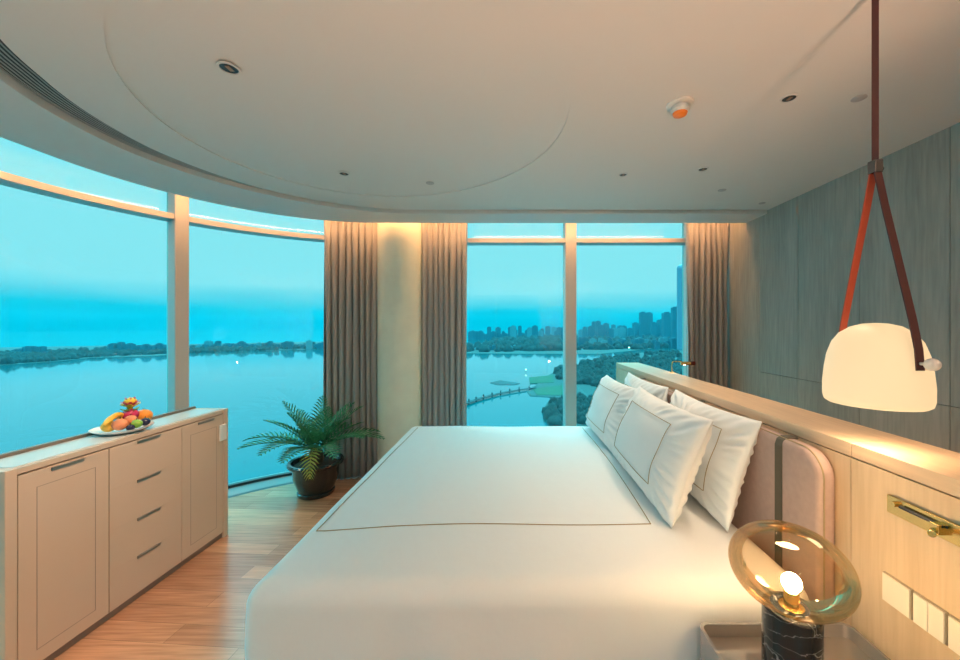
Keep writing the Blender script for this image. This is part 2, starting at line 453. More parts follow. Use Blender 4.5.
# ------------------------------------------------------------------ walls
wr = thing('wall_right', 'wall of grey oak panels behind the half wall', 'wall', (2.34, .5, 0)); wr['kind'] = 'structure'
MB().box(2.352, 2.45, YB, 4.6, 0, 3).build('backing', GROOVE, wr)
seams = [-3.0, -1.8, -.9, -.05, .5, 1.03, 1.5, 2.03, 2.56, 3.11, 3.60]
for a, b in zip(seams, seams[1:]):
    m_ = MB(); m_.box(2.34, 2.36, a+.002, b-.002, 0, 1.174); m_.box(2.34, 2.36, a+.002, b-.002, 1.178, 2.93)
    m_.build('panel', WALLW, wr)
m_ = MB(); m_.add([(2.34, 3.602, 0), (2.34, 3.9, 0), (2.34, 4.5, 0), (2.40, 4.5, 0), (2.36, 3.602, 0), (2.34, 3.602, 2.93), (2.34, 3.9, 2.93), (2.34, 4.5, 2.93), (2.40, 4.5, 2.93), (2.36, 3.602, 2.93)],
     [(0, 5, 6, 1), (1, 6, 7, 2), (2, 7, 8, 3), (3, 8, 9, 4), (4, 9, 5, 0), (0, 1, 2, 3, 4), (9, 8, 7, 6, 5)])
m_.build('panel', WALLW, wr)
struct(MB().box(.9, 2.45, YB-.12, YB, 0, 3).box(-3.5, .9, YB-.12, YB, 2.6, 3).build('wall_back', WHITEW), 'plain plaster wall behind the camera')
w3 = thing('window_added', 'unseen window added in the wall behind the camera for cool fill light', 'window', (-1.3, YB, 0)); w3['kind'] = 'structure'  # opening added out of view to throw cool light on the bed front
sheet([(-3.43, YB-.05), (.9, YB-.05)], 0, 2.6).build('pane', GLASS, w3)
for xm in (-3.4, -1.95, -.5, .87): MB().box(xm-.04, xm+.04, YB-.12, YB, 0, 2.6).build('mullion', FRAME, w3)
col = MB().lathe([(.235, 0), (.235, 2.93)], (-1.205, 4.105, 0), 64).build('round_column', COLUMN, smooth=True)
tag(col, 'round cream plaster column standing between the two left curtains', 'column', kind='structure')

# ------------------------------------------------------------------ curtains
def curtain(name, pts, folds, label, seed):
    """pts: list of plan points of the centre line; pleats swing along its normal"""
    P = [Vector((p[0], p[1], 0)) for p in pts]
    L = [0]
    for a, b in zip(P, P[1:]): L.append(L[-1]+(b-a).length)
    T = L[-1]; NU = folds*14; ZT = 2.88
    rnd = random.Random(seed)
    ph = [rnd.uniform(-.35, .35) for _ in range(folds+2)]; am = [rnd.uniform(.75, 1.2) for _ in range(folds+2)]
    zs = [0.003, .3, .7, 1.1, 1.5, 1.9, 2.2, 2.4, 2.5, 2.58, 2.64, 2.7, 2.76, 2.82, 2.88]
    vs = []
    for z in zs:
        g = max(0, (z-2.35)/(ZT-2.35))
        for i in range(NU+1):
            u = i/NU; s_ = u*T; k = 0
            while k < len(L)-2 and L[k+1] < s_: k += 1
            q = (s_-L[k])/(L[k+1]-L[k]); p = P[k].lerp(P[k+1], q); d = (P[k+1]-P[k]).normalized(); nrm = Vector((-d.y, d.x, 0))
            fi = u*folds; j = int(min(folds, fi))
            w = fi+ph[j]*math.sin(PI*(fi % 1))*.3+.1*math.sin(z*1.7+j*1.3+seed)
            A = .052*am[j]*(1-.55*g)*(.88+.12*math.cos(z*1.1+j))
            off = A*math.copysign(abs(math.sin(2*PI*w))**.7, math.sin(2*PI*w))
            off += g*.016*math.sin(2*PI*w*3+j)
            tw = .012*math.cos(2*PI*w)*(1+g)
            vs.append(p+nrm*off+d*tw+Vector((0, 0, z)))
    fs = []
    for r in range(len(zs)-1):
        for i in range(NU):
            a = r*(NU+1)+i; fs.append((a, a+1, a+NU+2, a+NU+1))
    mb = MB(); mb.add(vs, fs)
    o = mb.build(name, CURT, smooth='all', solid=.004)
    return tag(o, label, 'curtain', 'taupe pleated curtains')
curtain('curtain', [(CG[0]+1.79*math.cos(math.radians(a)), CG[1]+1.79*math.sin(math.radians(a))) for a in (112, 108, 104, 100, 96)]+[(-1.46, 4.10)], 8,
        'taupe pleated curtain left of the round column, behind the potted palm', 3)
curtain('curtain', [(-.985, 4.10), (-.7, 4.10), (-.50, 4.10)], 8, 'taupe pleated curtain right of the round column, ending at the back window', 5)
curtain('curtain', [(1.89, 4.12), (2.1, 4.12), (2.315, 4.10)], 7, 'taupe pleated curtain in the far right corner beside the wood panelled wall', 9)

# ------------------------------------------------------------------ half wall with ledge
XF, XBK, ZL = 1.14, 1.385, 1.21
hw = thing('half_wall', 'pale oak half wall with a flat ledge running behind the headboard', 'half wall', ((XF+XBK)/2, 1.8, 0)); hw['kind'] = 'structure'
MB().box(XF+.012, XBK-.012, -.9, 4.15, 0, ZL-.01).build('core', GROOVE, hw)
def vparts(z0, z1, nm, mt, x0=XF, x1=XBK):
    for a, b in ((-.9, 1.2765), (1.2795, 4.16)):
        MB().box(x0, x1, a, b, z0, z1).build(nm, mt, hw, bevel=.0015, seg=1)
vparts(1.164, ZL, 'ledge', OAKT)
for a, b in ((-.9, 1.2765), (1.2795, 4.16)):
    MB().box(XF, XF+.012, a, b, 0, 1.160).build('front_panel', OAK, hw)
    MB().box(XBK-.012, XBK, a, b, 0, 1.160).build('rear_panel', OAK, hw)
MB().box(XF+.012, XBK-.012, 4.148, 4.16, 0, 1.16).build('end_panel', OAK, hw)

# ------------------------------------------------------------------ bed
bed = thing('bed', 'large double bed with rose taupe upholstered headboard', 'bed', (.08, 2.45, 0))
MB().box(-.80, 1.09, 1.55, 3.40, .0, .33).build('bed_base', UPH, bed, bevel=.02)
def rrect(x0, x1, y0, y1, r, n=10):
    pts = []
    for cx, cy, a0 in ((x1-r, y1-r, 0), (x0+r, y1-r, 90), (x0+r, y0+r, 180), (x1-r, y0+r, 270)):
        for k in range(n+1):
            a = math.radians(a0+90*k/n); pts.append((cx+r*math.cos(a), cy+r*math.sin(a)))
    return pts
MB().prism(rrect(-.84, 1.08, 1.52, 3.43, .08), .33, .62).build('mattress', LINEN, bed, smooth=True, bevel=.03, seg=3)
# headboard: long cushion with rounded ends; outline drawn in the Y-Z plane
HX0, HX1 = 1.075, 1.139
def yz_prism(poly, x0, x1, mb=None, mi=0):
    mb = mb or MB(); n = len(poly)
    vs = [(x0, p[0], p[1]) for p in poly]+[(x1, p[0], p[1]) for p in poly]
    return mb.add(vs, [tuple(range(n)), tuple(reversed(range(n, 2*n)))]+[((i+1) % n, i, n+i, n+(i+1) % n) for i in range(n)], mi)
HY0, HY1, HZ0, HZ1 = 1.328, 3.46, .28, 1.155
poly = [(HY0, HZ0)]
for k in range(13):
    a = math.radians(180-90*k/12); poly.append((HY0+.095+.095*math.cos(a), HZ1-.095+.095*math.sin(a)))
for k in range(13):
    a = math.radians(90-90*k/12); poly.append((HY1-.095+.095*math.cos(a), HZ1-.095+.095*math.sin(a)))
poly.append((HY1, HZ0)); poly.reverse()
hb = yz_prism(poly, HX0, HX1).build('headboard', UPH, bed, smooth=True, bevel=.022, seg=4)
for yb in (1.53, 2.26, 3.25):
    m_ = MB(); m_.strap([(HX0-.002, yb, .3), (HX0-.002, yb, .7), (HX0-.002, yb, 1.125), (HX0+.006, yb, 1.147), (HX0+.022, yb, 1.1575), (HX1, yb, 1.1575)], (0, .019, 0), None, .005)
    m_.build('band', BAND, hb)
pip = [(HX0+.019, y_, z_) for (y_, z_) in reversed(poly)]
pp = [(HX0+.016, p[0], p[1]) for p in reversed(poly)]
m_ = MB(); off = []
for x_, y_, z_ in pp: off.append((x_, y_, z_))
m_.tube(off, .0028, 6); m_.build('piping', PIPE, hb)

# duvet ---------------------------------------------------------------
ZD = .70
DX0, DX1, DY0, DY1 = -.945, 1.06, 1.31, 3.52
def duvet():
    vs = []; fs = []
    specs = []            # (inset, z, wave)
    for ins in (.9, .75, .6, .48, .36, .26, .19, .14): specs.append((ins, ZD+.006*min(1, ins/.5), 0))
    for k in range(0, 9):
        a = math.radians(90*k/8); specs.append((.085-.085*math.sin(a), ZD-.085+.085*math.cos(a), 0))
    for z, w in ((.50, .25), (.42, .5), (.34, .75), (.26, .9), (.18, 1), (.10, 1.1)): specs.append((-.004-.02*w, z, w))
    n = None
    for (ins, z, w) in specs:
        x0, x1, y0, y1 = DX0+ins, DX1-ins, DY0+ins, DY1-ins
        r = max(.005, .06-ins) if ins < .06 else .012
        r = max(.012, min(r, .17))
        # straight sides sampled evenly
        pts = []
        cs = [(x1-r, y1-r, 0), (x0+r, y1-r, 90), (x0+r, y0+r, 180), (x1-r, y0+r, 270)]
        for q, (cx, cy, a0) in enumerate(cs):
            for k in range(9):
                a = math.radians(a0+90*k/8); pts.append((cx+r*math.cos(a), cy+r*math.sin(a)))
            e = (pts[-1]); nx = cs[(q+1) % 4]; a = math.radians(a0+90); s_ = (nx[0]+r*math.cos(a), nx[1]+r*math.sin(a))
            for k in range(1, 40): pts.append((e[0]+(s_[0]-e[0])*k/40, e[1]+(s_[1]-e[1])*k/40))
        n = len(pts)
        cx, cy = (DX0+DX1)/2, (DY0+DY1)/2
        for i, (x, y) in enumerate(pts):
            zz = z
            nz = noise.noise(Vector((x*2.2, y*2.2, 1.3)))
            if ins > 0: zz += .007*nz
            if w:
                q = i/n*2*PI
                o_ = w*(.013*math.sin(q*23+1.5*math.sin(q*5))+.010*noise.noise(Vector((x*5, y*5, z*2))))
                dx, dy = 0, 0
                if abs(x-DX0) < .16 or x < DX0: dx = -1
                elif abs(x-DX1) < .16 or x > DX1: dx = 1
                if abs(y-DY0) < .16 or y < DY0: dy = -1
                elif abs(y-DY1) < .16 or y > DY1: dy = 1
                if x > .9: o_ *= .2; dx = 0
                x += dx*o_; y += dy*o_
            x = min(x, 1.068)
            vs.append((x, y, zz))
    for k in range(len(specs)-1):
        for i in range(n):
            j = (i+1) % n; fs.append((k*n+i, (k+1)*n+i, (k+1)*n+j, k*n+j))
    fs.append(tuple(range(n)))
    mb = MB(); mb.add(vs, fs)
    return mb
dv = duvet().build('duvet', LINEN, smooth='all')
tag(dv, 'smooth white duvet with a thin stitched border line spread over the bed', 'duvet')
def zt(x, y):
    ins = min(x-DX0, DX1-x, y-DY0, DY1-y)
    z = ZD+.006*min(1, ins/.5)+.007*noise.noise(Vector((x*2.2, y*2.2, 1.3)))
    if ins < .085: z = ZD-.085+math.sqrt(max(0, .085**2-(.085-ins)**2))
    return z+.0015
sx0, sx1, sy0, sy1 = -.862, .628, 1.675, 3.40
pts = []
for k in range(41): t = k/40; pts.append((sx0+.02-.02*math.sin(t*PI*.5), sy1+(sy0-sy1)*t))
for k in range(1, 41): t = k/40; pts.append((sx0+(sx1-sx0)*t, sy0+.045*math.sin(PI*min(1, t*2.2)*.5)-.0))
for k in range(1, 31): t = k/30; pts.append((sx1+.02*math.sin(t*PI), sy0+.045+(sy1-sy0-.045)*t))
MB().tube([(x, y, zt(x, y)) for x, y in pts], .0021, 6).build('piping', PIPE, dv)

# pillows ---------------------------------------------------------------
def pillow(w, h, T, seed, loc, lean, yaw, label, roll=0):
    NU, NV = 76, 50
    rnd = random.Random(seed); so = rnd.uniform(0, 50)
    def pos(u, v, side, flat=False):
        cu = 1-.055*(1-v*v)**1.0*abs(u)**2; cv = 1-.075*(1-u*u)*abs(v)**2
        x = w/2*u*cu; z = h/2*v*cv
        e = max(0, 1-u*u)*max(0, 1-v*v)
        t = T/2*(e**.42)
        ed = max(abs(u), abs(v))
        wr = max(0, (ed-.62)/.38)*min(1, (1-ed)*9)
        fx = math.atan2(v, u)
        t += wr*.019*math.sin(fx*34+4*noise.noise(Vector((u*2, v*2, so))))*(.6+.8*noise.noise(Vector((u*3, v*3, so+9))))
        t += .010*noise.noise(Vector((u*1.8+so, v*1.8, side)))*min(1, e*3)
        if ed > .985: t = 0
        return Vector((x, side*t, z+h/2)) if not flat else Vector((x, side*(T/2*(e**.42)+.003+.010*noise.noise(Vector((u*1.8+so, v*1.8, side)))*min(1, e*3)+.004), z+h/2))
    root = bpy.data.objects.new('pillow', None); 
    vs = []; fs = []; row = NU+1
    for side in (-1, 1):
        for j in range(NV+1):
            for i in range(NU+1):
                u = -1+2*i/NU; v = -1+2*j/NV
                u = math.copysign(abs(u)**.8, u); v = math.copysign(abs(v)**.8, v)
                vs.append(pos(u, v, side))
    o2 = row*(NV+1)
    for j in range(NV):
        for i in range(NU):
            a = j*row+i; fs.append((a, a+1, a+row+1, a+row)); b = a+o2; fs.append((b, b+row, b+row+1, b+1))
    for i in range(NU):      # stitch the rim
        fs.append((i, i+o2, i+1+o2, i+1)); a = NV*row+i; fs.append((a, a+1, a+1+o2, a+o2))
    for j in range(NV):
        a = j*row; fs.append((a, a+row, a+row+o2, a+o2)); a = j*row+NU; fs.append((a, a+o2, a+row+o2, a+row))
    mb = MB(); mb.add(vs, fs)
    o = mb.build('pillow', LINEN, smooth='all', origin=(0, 0, 0))
    tag(o, label, 'pillow', 'white bordered pillows leaning on the headboard')
    q = []; U, V = .63, .62
    for k in range(25): q.append((-U+2*U*k/24, -V))
    for k in range(1, 17): q.append((U, -V+2*V*k/16))
    for k in range(1, 25): q.append((U-2*U*k/24, V))
    for k in range(1, 16): q.append((-U, V-2*V*k/16))
    MB().tube([pos(u, v, -1, True) for u, v in q], .0020, 6, closed=True).build('piping', PIPE, o)
    # local: x = width, -y = front face, z = up  ->  front face looks to -X and up
    o.location = loc
    o.rotation_mode = 'XYZ'
    M_ = Matrix.Rotation(roll, 4, 'X') @ Matrix.Rotation(yaw, 4, 'Z') @ Matrix.Rotation(lean, 4, 'Y') @ Matrix.Rotation(-PI/2, 4, 'Z')
    o.rotation_euler = M_.to_euler()
    return o
pillow(.97, .51, .22, 1, (.70, 2.15, .715), math.radians(21), math.radians(0), 'front white pillow nearest the table lamp, full border line showing')
pillow(.84, .49, .21, 2, (.69, 3.02, .715), math.radians(22), math.radians(2), 'front white pillow on the far side of the bed, nearest the window')
pillow(.87, .50, .15, 3, (.93, 2.07, .715), math.radians(17), math.radians(0), 'rear white pillow touching the headboard, nearest the table lamp')
pillow(.86, .50, .15, 4, (.925, 2.93, .715), math.radians(12), math.radians(0), 'rear white pillow touching the far end of the headboard')

# ------------------------------------------------------------------ sideboard
DXF, DXB, DYN, DYF = -2.19, -2.45, 1.64, 2.93
sb = thing('sideboard', 'long beige lacquered sideboard with doors and drawers under the curved window', 'sideboard', (-2.32, 2.28, 0))
TZ = .975
MB().box(DXB, DXF+.002, DYN, DYN+.042, .0, TZ).build('side_panel', LACQ, sb, bevel=.002, seg=1)
MB().box(DXB, DXF+.002, DYF-.046, DYF, .0, TZ).build('side_panel', LACQ, sb, bevel=.002, seg=1)
MB().box(DXB+.02, DXF-.03, DYN+.04, DYF-.044, .06, .95).build('carcass', LACG, sb)
MB().box(DXB, DXF-.006, DYN+.042, DYF-.046, .945, TZ-.004).build('top', LACQ, sb)
MB().box(DXB+.025, DXF-.03, DYN+.05, DYF-.05, TZ-.004, TZ).build('glass_inlay', TOPG, sb)
MB().box(DXB-.012, DXB+.012, DYN, DYF, TZ-.03, TZ+.014).build('rear_rail', RAIL, sb)
MB().box(DXF-.05, DXF-.012, DYN+.042, DYF-.046, .004, .045).build('plinth', RAIL, sb)
def front(name, y0, y1, z0, z1, groove=None):
    m_ = MB(); m_.box(DXF-.022, DXF, y0+.0012, y1-.0012, z0, z1)
    o = m_.build(name, LACQ, sb, bevel=0 if name == 'drawer' else .0012, seg=1)
    if groove:
        g = MB(); i0, i1, j0, j1 = groove; t = .0016
        g.box(DXF-.001, DXF+.0006, i0, i1, j0-t, j0+t); g.box(DXF-.001, DXF+.0006, i0, i1, j1-t, j1+t)
        g.box(DXF-.001, DXF+.0006, i0-t, i0+t, j0-t, j1+t); g.box(DXF-.001, DXF+.0006, i1-t, i1+t, j0-t, j1+t)
        g.build('inlay_line', LACG, o)
    return o
def pull(parent, y0, y1, z):
    m_ = MB(); m_.box(DXF-.004, DXF+.004, y0, y1, z-.012, z+.004); m_.box(DXF-.002, DXF+.010, y0, y1, z+.001, z+.005)
    m_.build('handle', HANDLE, parent, bevel=.001, seg=1)
d1 = front('door', 1.684, 2.065, .045, .938, (1.752, 1.998, .112, .862)); pull(d1, 1.805, 1.944, .928)
tops = [.938, .708, .484, .262, .045]
for k in range(4):
    d_ = front('drawer', 2.067, 2.520, tops[k+1]+.0002, tops[k]-.0002); pull(d_, 2.22, 2.364, tops[k]-.006 if k else .93)
d2 = front('door', 2.522, 2.882, .045, .938, (2.59, 2.815, .112, .862)); pull(d2, 2.65, 2.79, .928)
m_ = MB(); m_.box(DXF, DXF+.016, 2.835, 2.90, .745, .865)
tag(m_.build('door_sensor', WHITEP, bevel=.012, seg=3), 'small white plastic sensor stuck on the far end of the sideboard front', 'sensor')

# fruit platter ---------------------------------------------------------
PX, PY = -2.325, 2.27
pl = MB().lathe([(.001, .004), (.07, .004), (.10, .010), (.135, .026), (.139, .030), (.134, .024), (.10, .0055), (.07, 0), (.001, 0)], (PX, PY, TZ), 48, cap=False).build('fruit_plate', PLATE, smooth=True)
tag(pl, 'white round plate holding fruit on the sideboard', 'plate')
M_BAN = mat('banana_skin', (.80, .45, .05), rough=.4, var=.12, vscale=(20, 20, 20)); M_ORG = mat('orange_peel', (.85, .28, .02), rough=.4, bump=.4, bscale=200)
M_PEA = mat('peach_skin', (.75, .26, .12), rough=.55, var=.35, vscale=(14, 14, 14)); M_DRG = mat('dragon_fruit_skin', (.50, .02, .10), rough=.4, var=.3, vscale=(20, 20, 20))
M_GRN = mat('green_apple_skin', (.22, .42, .05), rough=.3, var=.2, vscale=(12, 12, 12)); M_PLM = mat('plum_skin', (.02, .02, .06), rough=.25)
M_YEL = mat('yellow_petal', (.75, .50, .04), rough=.5); M_STEM = mat('fruit_stem', (.10, .07, .03), rough=.8); M_SCALE = mat('green_scale', (.2, .35, .06), rough=.5)
def fruit(name, c, r, m, label, cat, sc_=(1, 1, .94), stem=True):
    root = MB().sphere(c, r, 24, 14, sc_=sc_).build(name, m, smooth='all')
    tag(root, label, cat)
    if stem: MB().tube([(c[0], c[1], c[2]+r*sc_[2]*.92), (c[0]+.002, c[1], c[2]+r*sc_[2]+.010)], .002, 6).build('stem', M_STEM, root)
    return root
for k, (dy, dz, lab) in enumerate(((0, 0, 'yellow banana at the left front of the fruit plate'), (.032, .008, 'yellow banana lying behind the first banana on the plate'))):
    pts = []; rad = []
    for i in range(15):
        t = i/14; a = math.radians(-60+120*t)
        pts.append((PX-.01-.045*t+.02, PY-.115+.145*t+dy*.6, TZ+.035+dz+.062*math.cos(a))); rad.append(.0155*math.sin(PI*(.1+.82*t))**.45 if 0 < i < 14 else .005)
    b_ = MB().tube(pts, rad, 10).build('banana', M_BAN, smooth='all'); tag(b_, lab, 'banana')
    MB().tube([pts[-1], (pts[-1][0]-.004, pts[-1][1]+.014, pts[-1][2]-.003)], .004, 6).build('stem', M_STEM, b_)
fruit('peach', (PX+.035, PY-.05, TZ+.055), .036, M_PEA, 'blushed orange peach in the middle of the plate beside the bananas', 'peach')
fruit('peach', (PX+.035, PY+.012, TZ+.066), .031, M_PEA, 'second blushed peach, right against the green apple', 'peach')
fruit('plum', (PX+.088, PY-.042, TZ+.034), .020, M_PLM, 'dark plum at the plate edge in front of the peaches', 'plum')
fruit('green_apple', (PX+.088, PY-.005, TZ+.048), .027, M_GRN, 'green apple at the front of the fruit plate', 'apple')
fruit('plum', (PX+.085, PY+.050, TZ+.046), .025, M_PLM, 'dark plum between the green apple and the orange', 'plum')
fruit('orange', (PX+.01, PY+.118, TZ+.066), .044, M_ORG, 'large orange at the right end of the fruit plate', 'orange')
fruit('apple', (PX-.03, PY-.05, TZ+.045), .035, M_BAN, 'yellow fruit half hidden behind the peaches', 'fruit')
dg = thing('dragon_fruit', 'magenta dragon fruit on top of the pile, topped with a flower like crown', 'dragon fruit', (PX-.01, PY+.055, TZ+.05))
MB().sphere((PX-.01, PY+.055, TZ+.088), .040, 28, 18, sc_=(1, 1, .95)).build('flesh', M_DRG, dg, smooth='all')
def petals(c, n, L, w, up, m, nm, start=0):
    mb = MB()
    for i in range(n):
        a = start+2*PI*i/n; d = Vector((math.cos(a), math.sin(a), 0)); t = Vector((-d.y, d.x, 0)); c_ = Vector(c)
        q = []
        for k in range(5):
            s_ = k/4; pc = c_+d*(L*math.sin(s_*up))+Vector((0, 0, L*s_*1.0*math.cos(s_*up*.6))); ww = w*math.sin(PI*(.15+.83*s_))
            q += [pc-t*ww, pc+t*ww]
        mb.add(q, [(2*k, 2*k+1, 2*k+3, 2*k+2) for k in range(4)])
    return mb.build(nm, m, dg, solid=.002)
petals((PX-.01, PY+.055, TZ+.10), 5, .045, .014, 1.5, M_SCALE, 'scale')
MB().lathe([(.012, 0), (.009, .02), (.020, .032), (.03, .045), (.026, .06), (.010, .07), (.001, .071)], (PX-.01, PY+.055, TZ+.122), 20).build('crown', M_YEL, dg, smooth='all')
petals((PX-.01, PY+.055, TZ+.135), 8, .048, .013, 1.1, M_DRG, 'petal')
petals((PX-.01, PY+.055, TZ+.145), 6, .052, .011, .5, M_DRG, 'petal', .4)
petals((PX-.01, PY+.055, TZ+.128), 6, .050, .012, 1.6, M_YEL, 'petal', .2)

# ------------------------------------------------------------------ potted cycas
QX, QY = -1.885, 3.66
pp_ = thing('potted_cycas', 'bushy green cycas palm in a glossy black pot standing by the window', 'plant', (QX, QY, 0))
MB().lathe([(.001, 0), (.155, 0), (.165, .012), (.165, .035), (.155, .04), (.20, .17), (.205, .25), (.215, .275), (.245, .29), (.25, .31), (.24, .322), (.215, .318), (.205, .29), (.19, .27), (.001, .27)], (QX, QY, 0), 56, cap=False).build('pot', POT, pp_, smooth=True)
MB().lathe([(.2, .28), (.12, .29), (.001, .295)], (QX, QY, 0), 32, cap=False).build('soil', SOIL, pp_)
MB().lathe([(.055, .28), (.07, .34), (.06, .40), (.035, .44), (.001, .45)], (QX, QY, 0), 20, cap=False).build('trunk', TRUNK, pp_)
def frond(az, el, L, droop, seed, m=LEAF):
    rnd = random.Random(seed)
    d = Vector((math.cos(az), math.sin(az), 0)); side = Vector((-d.y, d.x, 0))
    pts = []; N = 15; p = Vector((QX, QY, .42))+d*.03; e = el
    for k in range(N+1):
        pts.append(p.copy()); p = p+(d*math.cos(e)+Vector((0, 0, 1))*math.sin(e))*(L/N); e -= droop/N
    mb = MB(); mb.tube(pts, [.0055*(1-.75*k/N) for k in range(N+1)], 6)
    for k in range(2, N+1):
        for h_ in (0,):
            if h_ and k == N: continue
            kk = min(N, k+h_); a = pts[int(kk)]; b = pts[min(N, int(kk)+1)] if int(kk) < N else pts[N]
            p0 = a.lerp(b, kk-int(kk)) if int(kk) < N else a
            t = (pts[min(N, k)]-pts[max(0, k-1)]).normalized(); upn = side.cross(t)*-1
            if upn.z < 0: upn = -upn
            q = kk/N; ll = L*.27*(math.sin(PI*min(1, .12+q*.86))**.6)*rnd.uniform(.9, 1.08)
            for s_ in (-1, 1):
                dr = (side*s_*.80+t*(.45+.5*q)+upn*.22).normalized()
                tip = p0+dr*ll+Vector((0, 0, -.012)); mid = p0+dr*ll*.5+Vector((0, 0, .003)); w = t*.0088
                mb.add([p0-w, p0+w, mid+w*1.1, tip, mid-w*1.1], [(0, 1, 2, 3, 4)])
    return mb.build('frond', m, pp_, solid=.0)
rnd = random.Random(11)
N1 = 13
for k in range(N1): frond(2*PI*k/N1+rnd.uniform(-.15, .15), math.radians(rnd.uniform(24, 40)), rnd.uniform(.56, .64), math.radians(rnd.uniform(38, 60)), k)
for k in range(8): frond(2*PI*k/8+.3+rnd.uniform(-.2, .2), math.radians(rnd.uniform(52, 66)), rnd.uniform(.46, .54), math.radians(rnd.uniform(20, 45)), 30+k)
for k in range(5): frond(2*PI*k/5+.55, math.radians(rnd.uniform(66, 76)), rnd.uniform(.46, .54), math.radians(22), 60+k)
frond(math.radians(-72), math.radians(42), .44, math.radians(150), 90, LEAFY)

# ------------------------------------------------------------------ nightstand
ns = thing('nightstand', 'bronze glass nightstand with raised rim beside the bed under the table lamp', 'nightstand', (.88, 1.03, 0))
NX0, NX1, NY0, NY1, NZ = .622, 1.132, .76, 1.28, .606
MB().prism(rrect(NX0, NX1, NY0, NY1, .03, 6), .16, NZ-.05).build('body', BRONZES, ns, smooth=True)
outp = rrect(NX0, NX1, NY0, NY1, .03, 6); inp = rrect(NX0+.01, NX1-.01, NY0+.01, NY1-.01, .022, 6)
m_ = MB(); n = len(outp)
vs = [(p[0], p[1], NZ-.05) for p in outp]+[(p[0], p[1], NZ) for p in outp]+[(p[0], p[1], NZ) for p in inp]+[(p[0], p[1], NZ-.05) for p in inp]
fs = []
for r in range(3):
    for i in range(n):
        j = (i+1) % n; fs.append((r*n+i, r*n+j, (r+1)*n+j, (r+1)*n+i))
m_.add(vs, fs); m_.build('rim', BRONZES, ns, smooth=True)
MB().prism(inp, NZ-.05, NZ-.042).build('top', BRONZE, ns)
MB().box(NX0+.004, NX1-.01, NY0-.012, NY0, .18, .36).build('drawer', BRONZES, ns, bevel=.003)
MB().box(NX0+.004, NX1-.01, NY0-.012, NY0, .365, .55).build('drawer', BRONZES, ns, bevel=.003)
MB().box(NX0+.05, NX1-.05, NY0+.05, NY1-.05, 0, .16).build('plinth', DARK, ns)

# table lamp -----------------------------------------------------------
LX, LY, LZ = .765, 1.04, NZ-.042
tl = thing('table_lamp', 'table lamp with flattened amber glass globe on a black marble cylinder', 'table lamp', (LX, LY, LZ))
MB().lathe([(.001, 0), (.066, 0), (.069, .003), (.069, .265), (.066, .268), (.001, .268)], (LX, LY, LZ), 56, cap=False).build('base', MARBLE, tl, smooth=True)
GC = .945
prof = []
for k in range(4, 41):
    a = PI*k/40; prof.append((max(1e-4, .146*math.sin(a)), -.108*math.cos(a)))
gl = MB().lathe(prof, (LX-.006, LY, GC-.003), 64, cap=False).build('globe', AMBER, tl, smooth='all')
MB().lathe([(.001, .268), (.030, .268), (.030, .274), (.018, .276), (.018, .308), (.015, .314), (.001, .314)], (LX, LY, LZ), 28, cap=False).build('socket', BRASS, tl, smooth=True)
MB().sphere((LX, LY, LZ+.337), .0235, 28, 18).build('bulb', BULB, tl, smooth='all')

# ------------------------------------------------------------------ pendant lamp
AX, AY = 1.147, 1.20
pd = thing('pendant_lamp', 'glowing opal glass pendant lamp hanging from leather straps', 'pendant lamp', (AX, AY, 2.67))
pr = [(.001, 1.356), (.09, 1.354), (.116, 1.357), (.126, 1.364), (.130, 1.380), (.1305, 1.42), (.126, 1.47), (.119, 1.515), (.107, 1.553), (.088, 1.582), (.060, 1.602), (.03, 1.611), (.001, 1.613)]
MB().lathe(pr, (AX, AY, 0), 64, cap=False).build('shade', OPAL, pd, smooth='all')
MB().strap([(AX, AY, 2.668), (AX, AY, 2.4), (AX, AY, 2.12)], (.0062, -.0058, 0), None, .004).build('strap', LEATHER, pd)
KZ = 1.497
def vstrap(sgn, m):
    m_ = MB(); pts = [(AX, AY+sgn*.006, 2.095), (AX, AY+sgn*.03, 1.98), (AX, AY+sgn*.112, 1.62), (AX, AY+sgn*.128, KZ+.04), (AX, AY+sgn*.131, KZ), (AX, AY+sgn*.1325, KZ-.02)]
    m_.strap(pts, (.0115, 0, 0), None, .004)
    return m_.build('strap', m, pd)
vstrap(1, LEATHERLIT); vstrap(-1, LEATHER)
MB().tube([(AX, AY-.012, 2.09), (AX, AY+.012, 2.09)], .004, 8).box(AX-.013, AX+.013, AY-.013, AY+.013, 2.085, 2.125).sphere((AX+.018, AY, 2.10), .008, 12, 8).build('clamp', CHROME, pd, bevel=.003)
for s_ in (-1, 1):
    kn = MB().tube([(AX, AY+s_*.128, KZ), (AX, AY+s_*.155, KZ)], .0045, 10).sphere((AX, AY+s_*.163, KZ), .0175, 20, 12, sc_=(1, 1, 1)).build('knob', WHITEP, pd, smooth='all')
MB().lathe([(.022, 2.650), (.025, 2.668), (.001, 2.669)], (AX, AY, 0), 32, cap=False).build('ceiling_rose', WHITEP, pd, smooth=True)

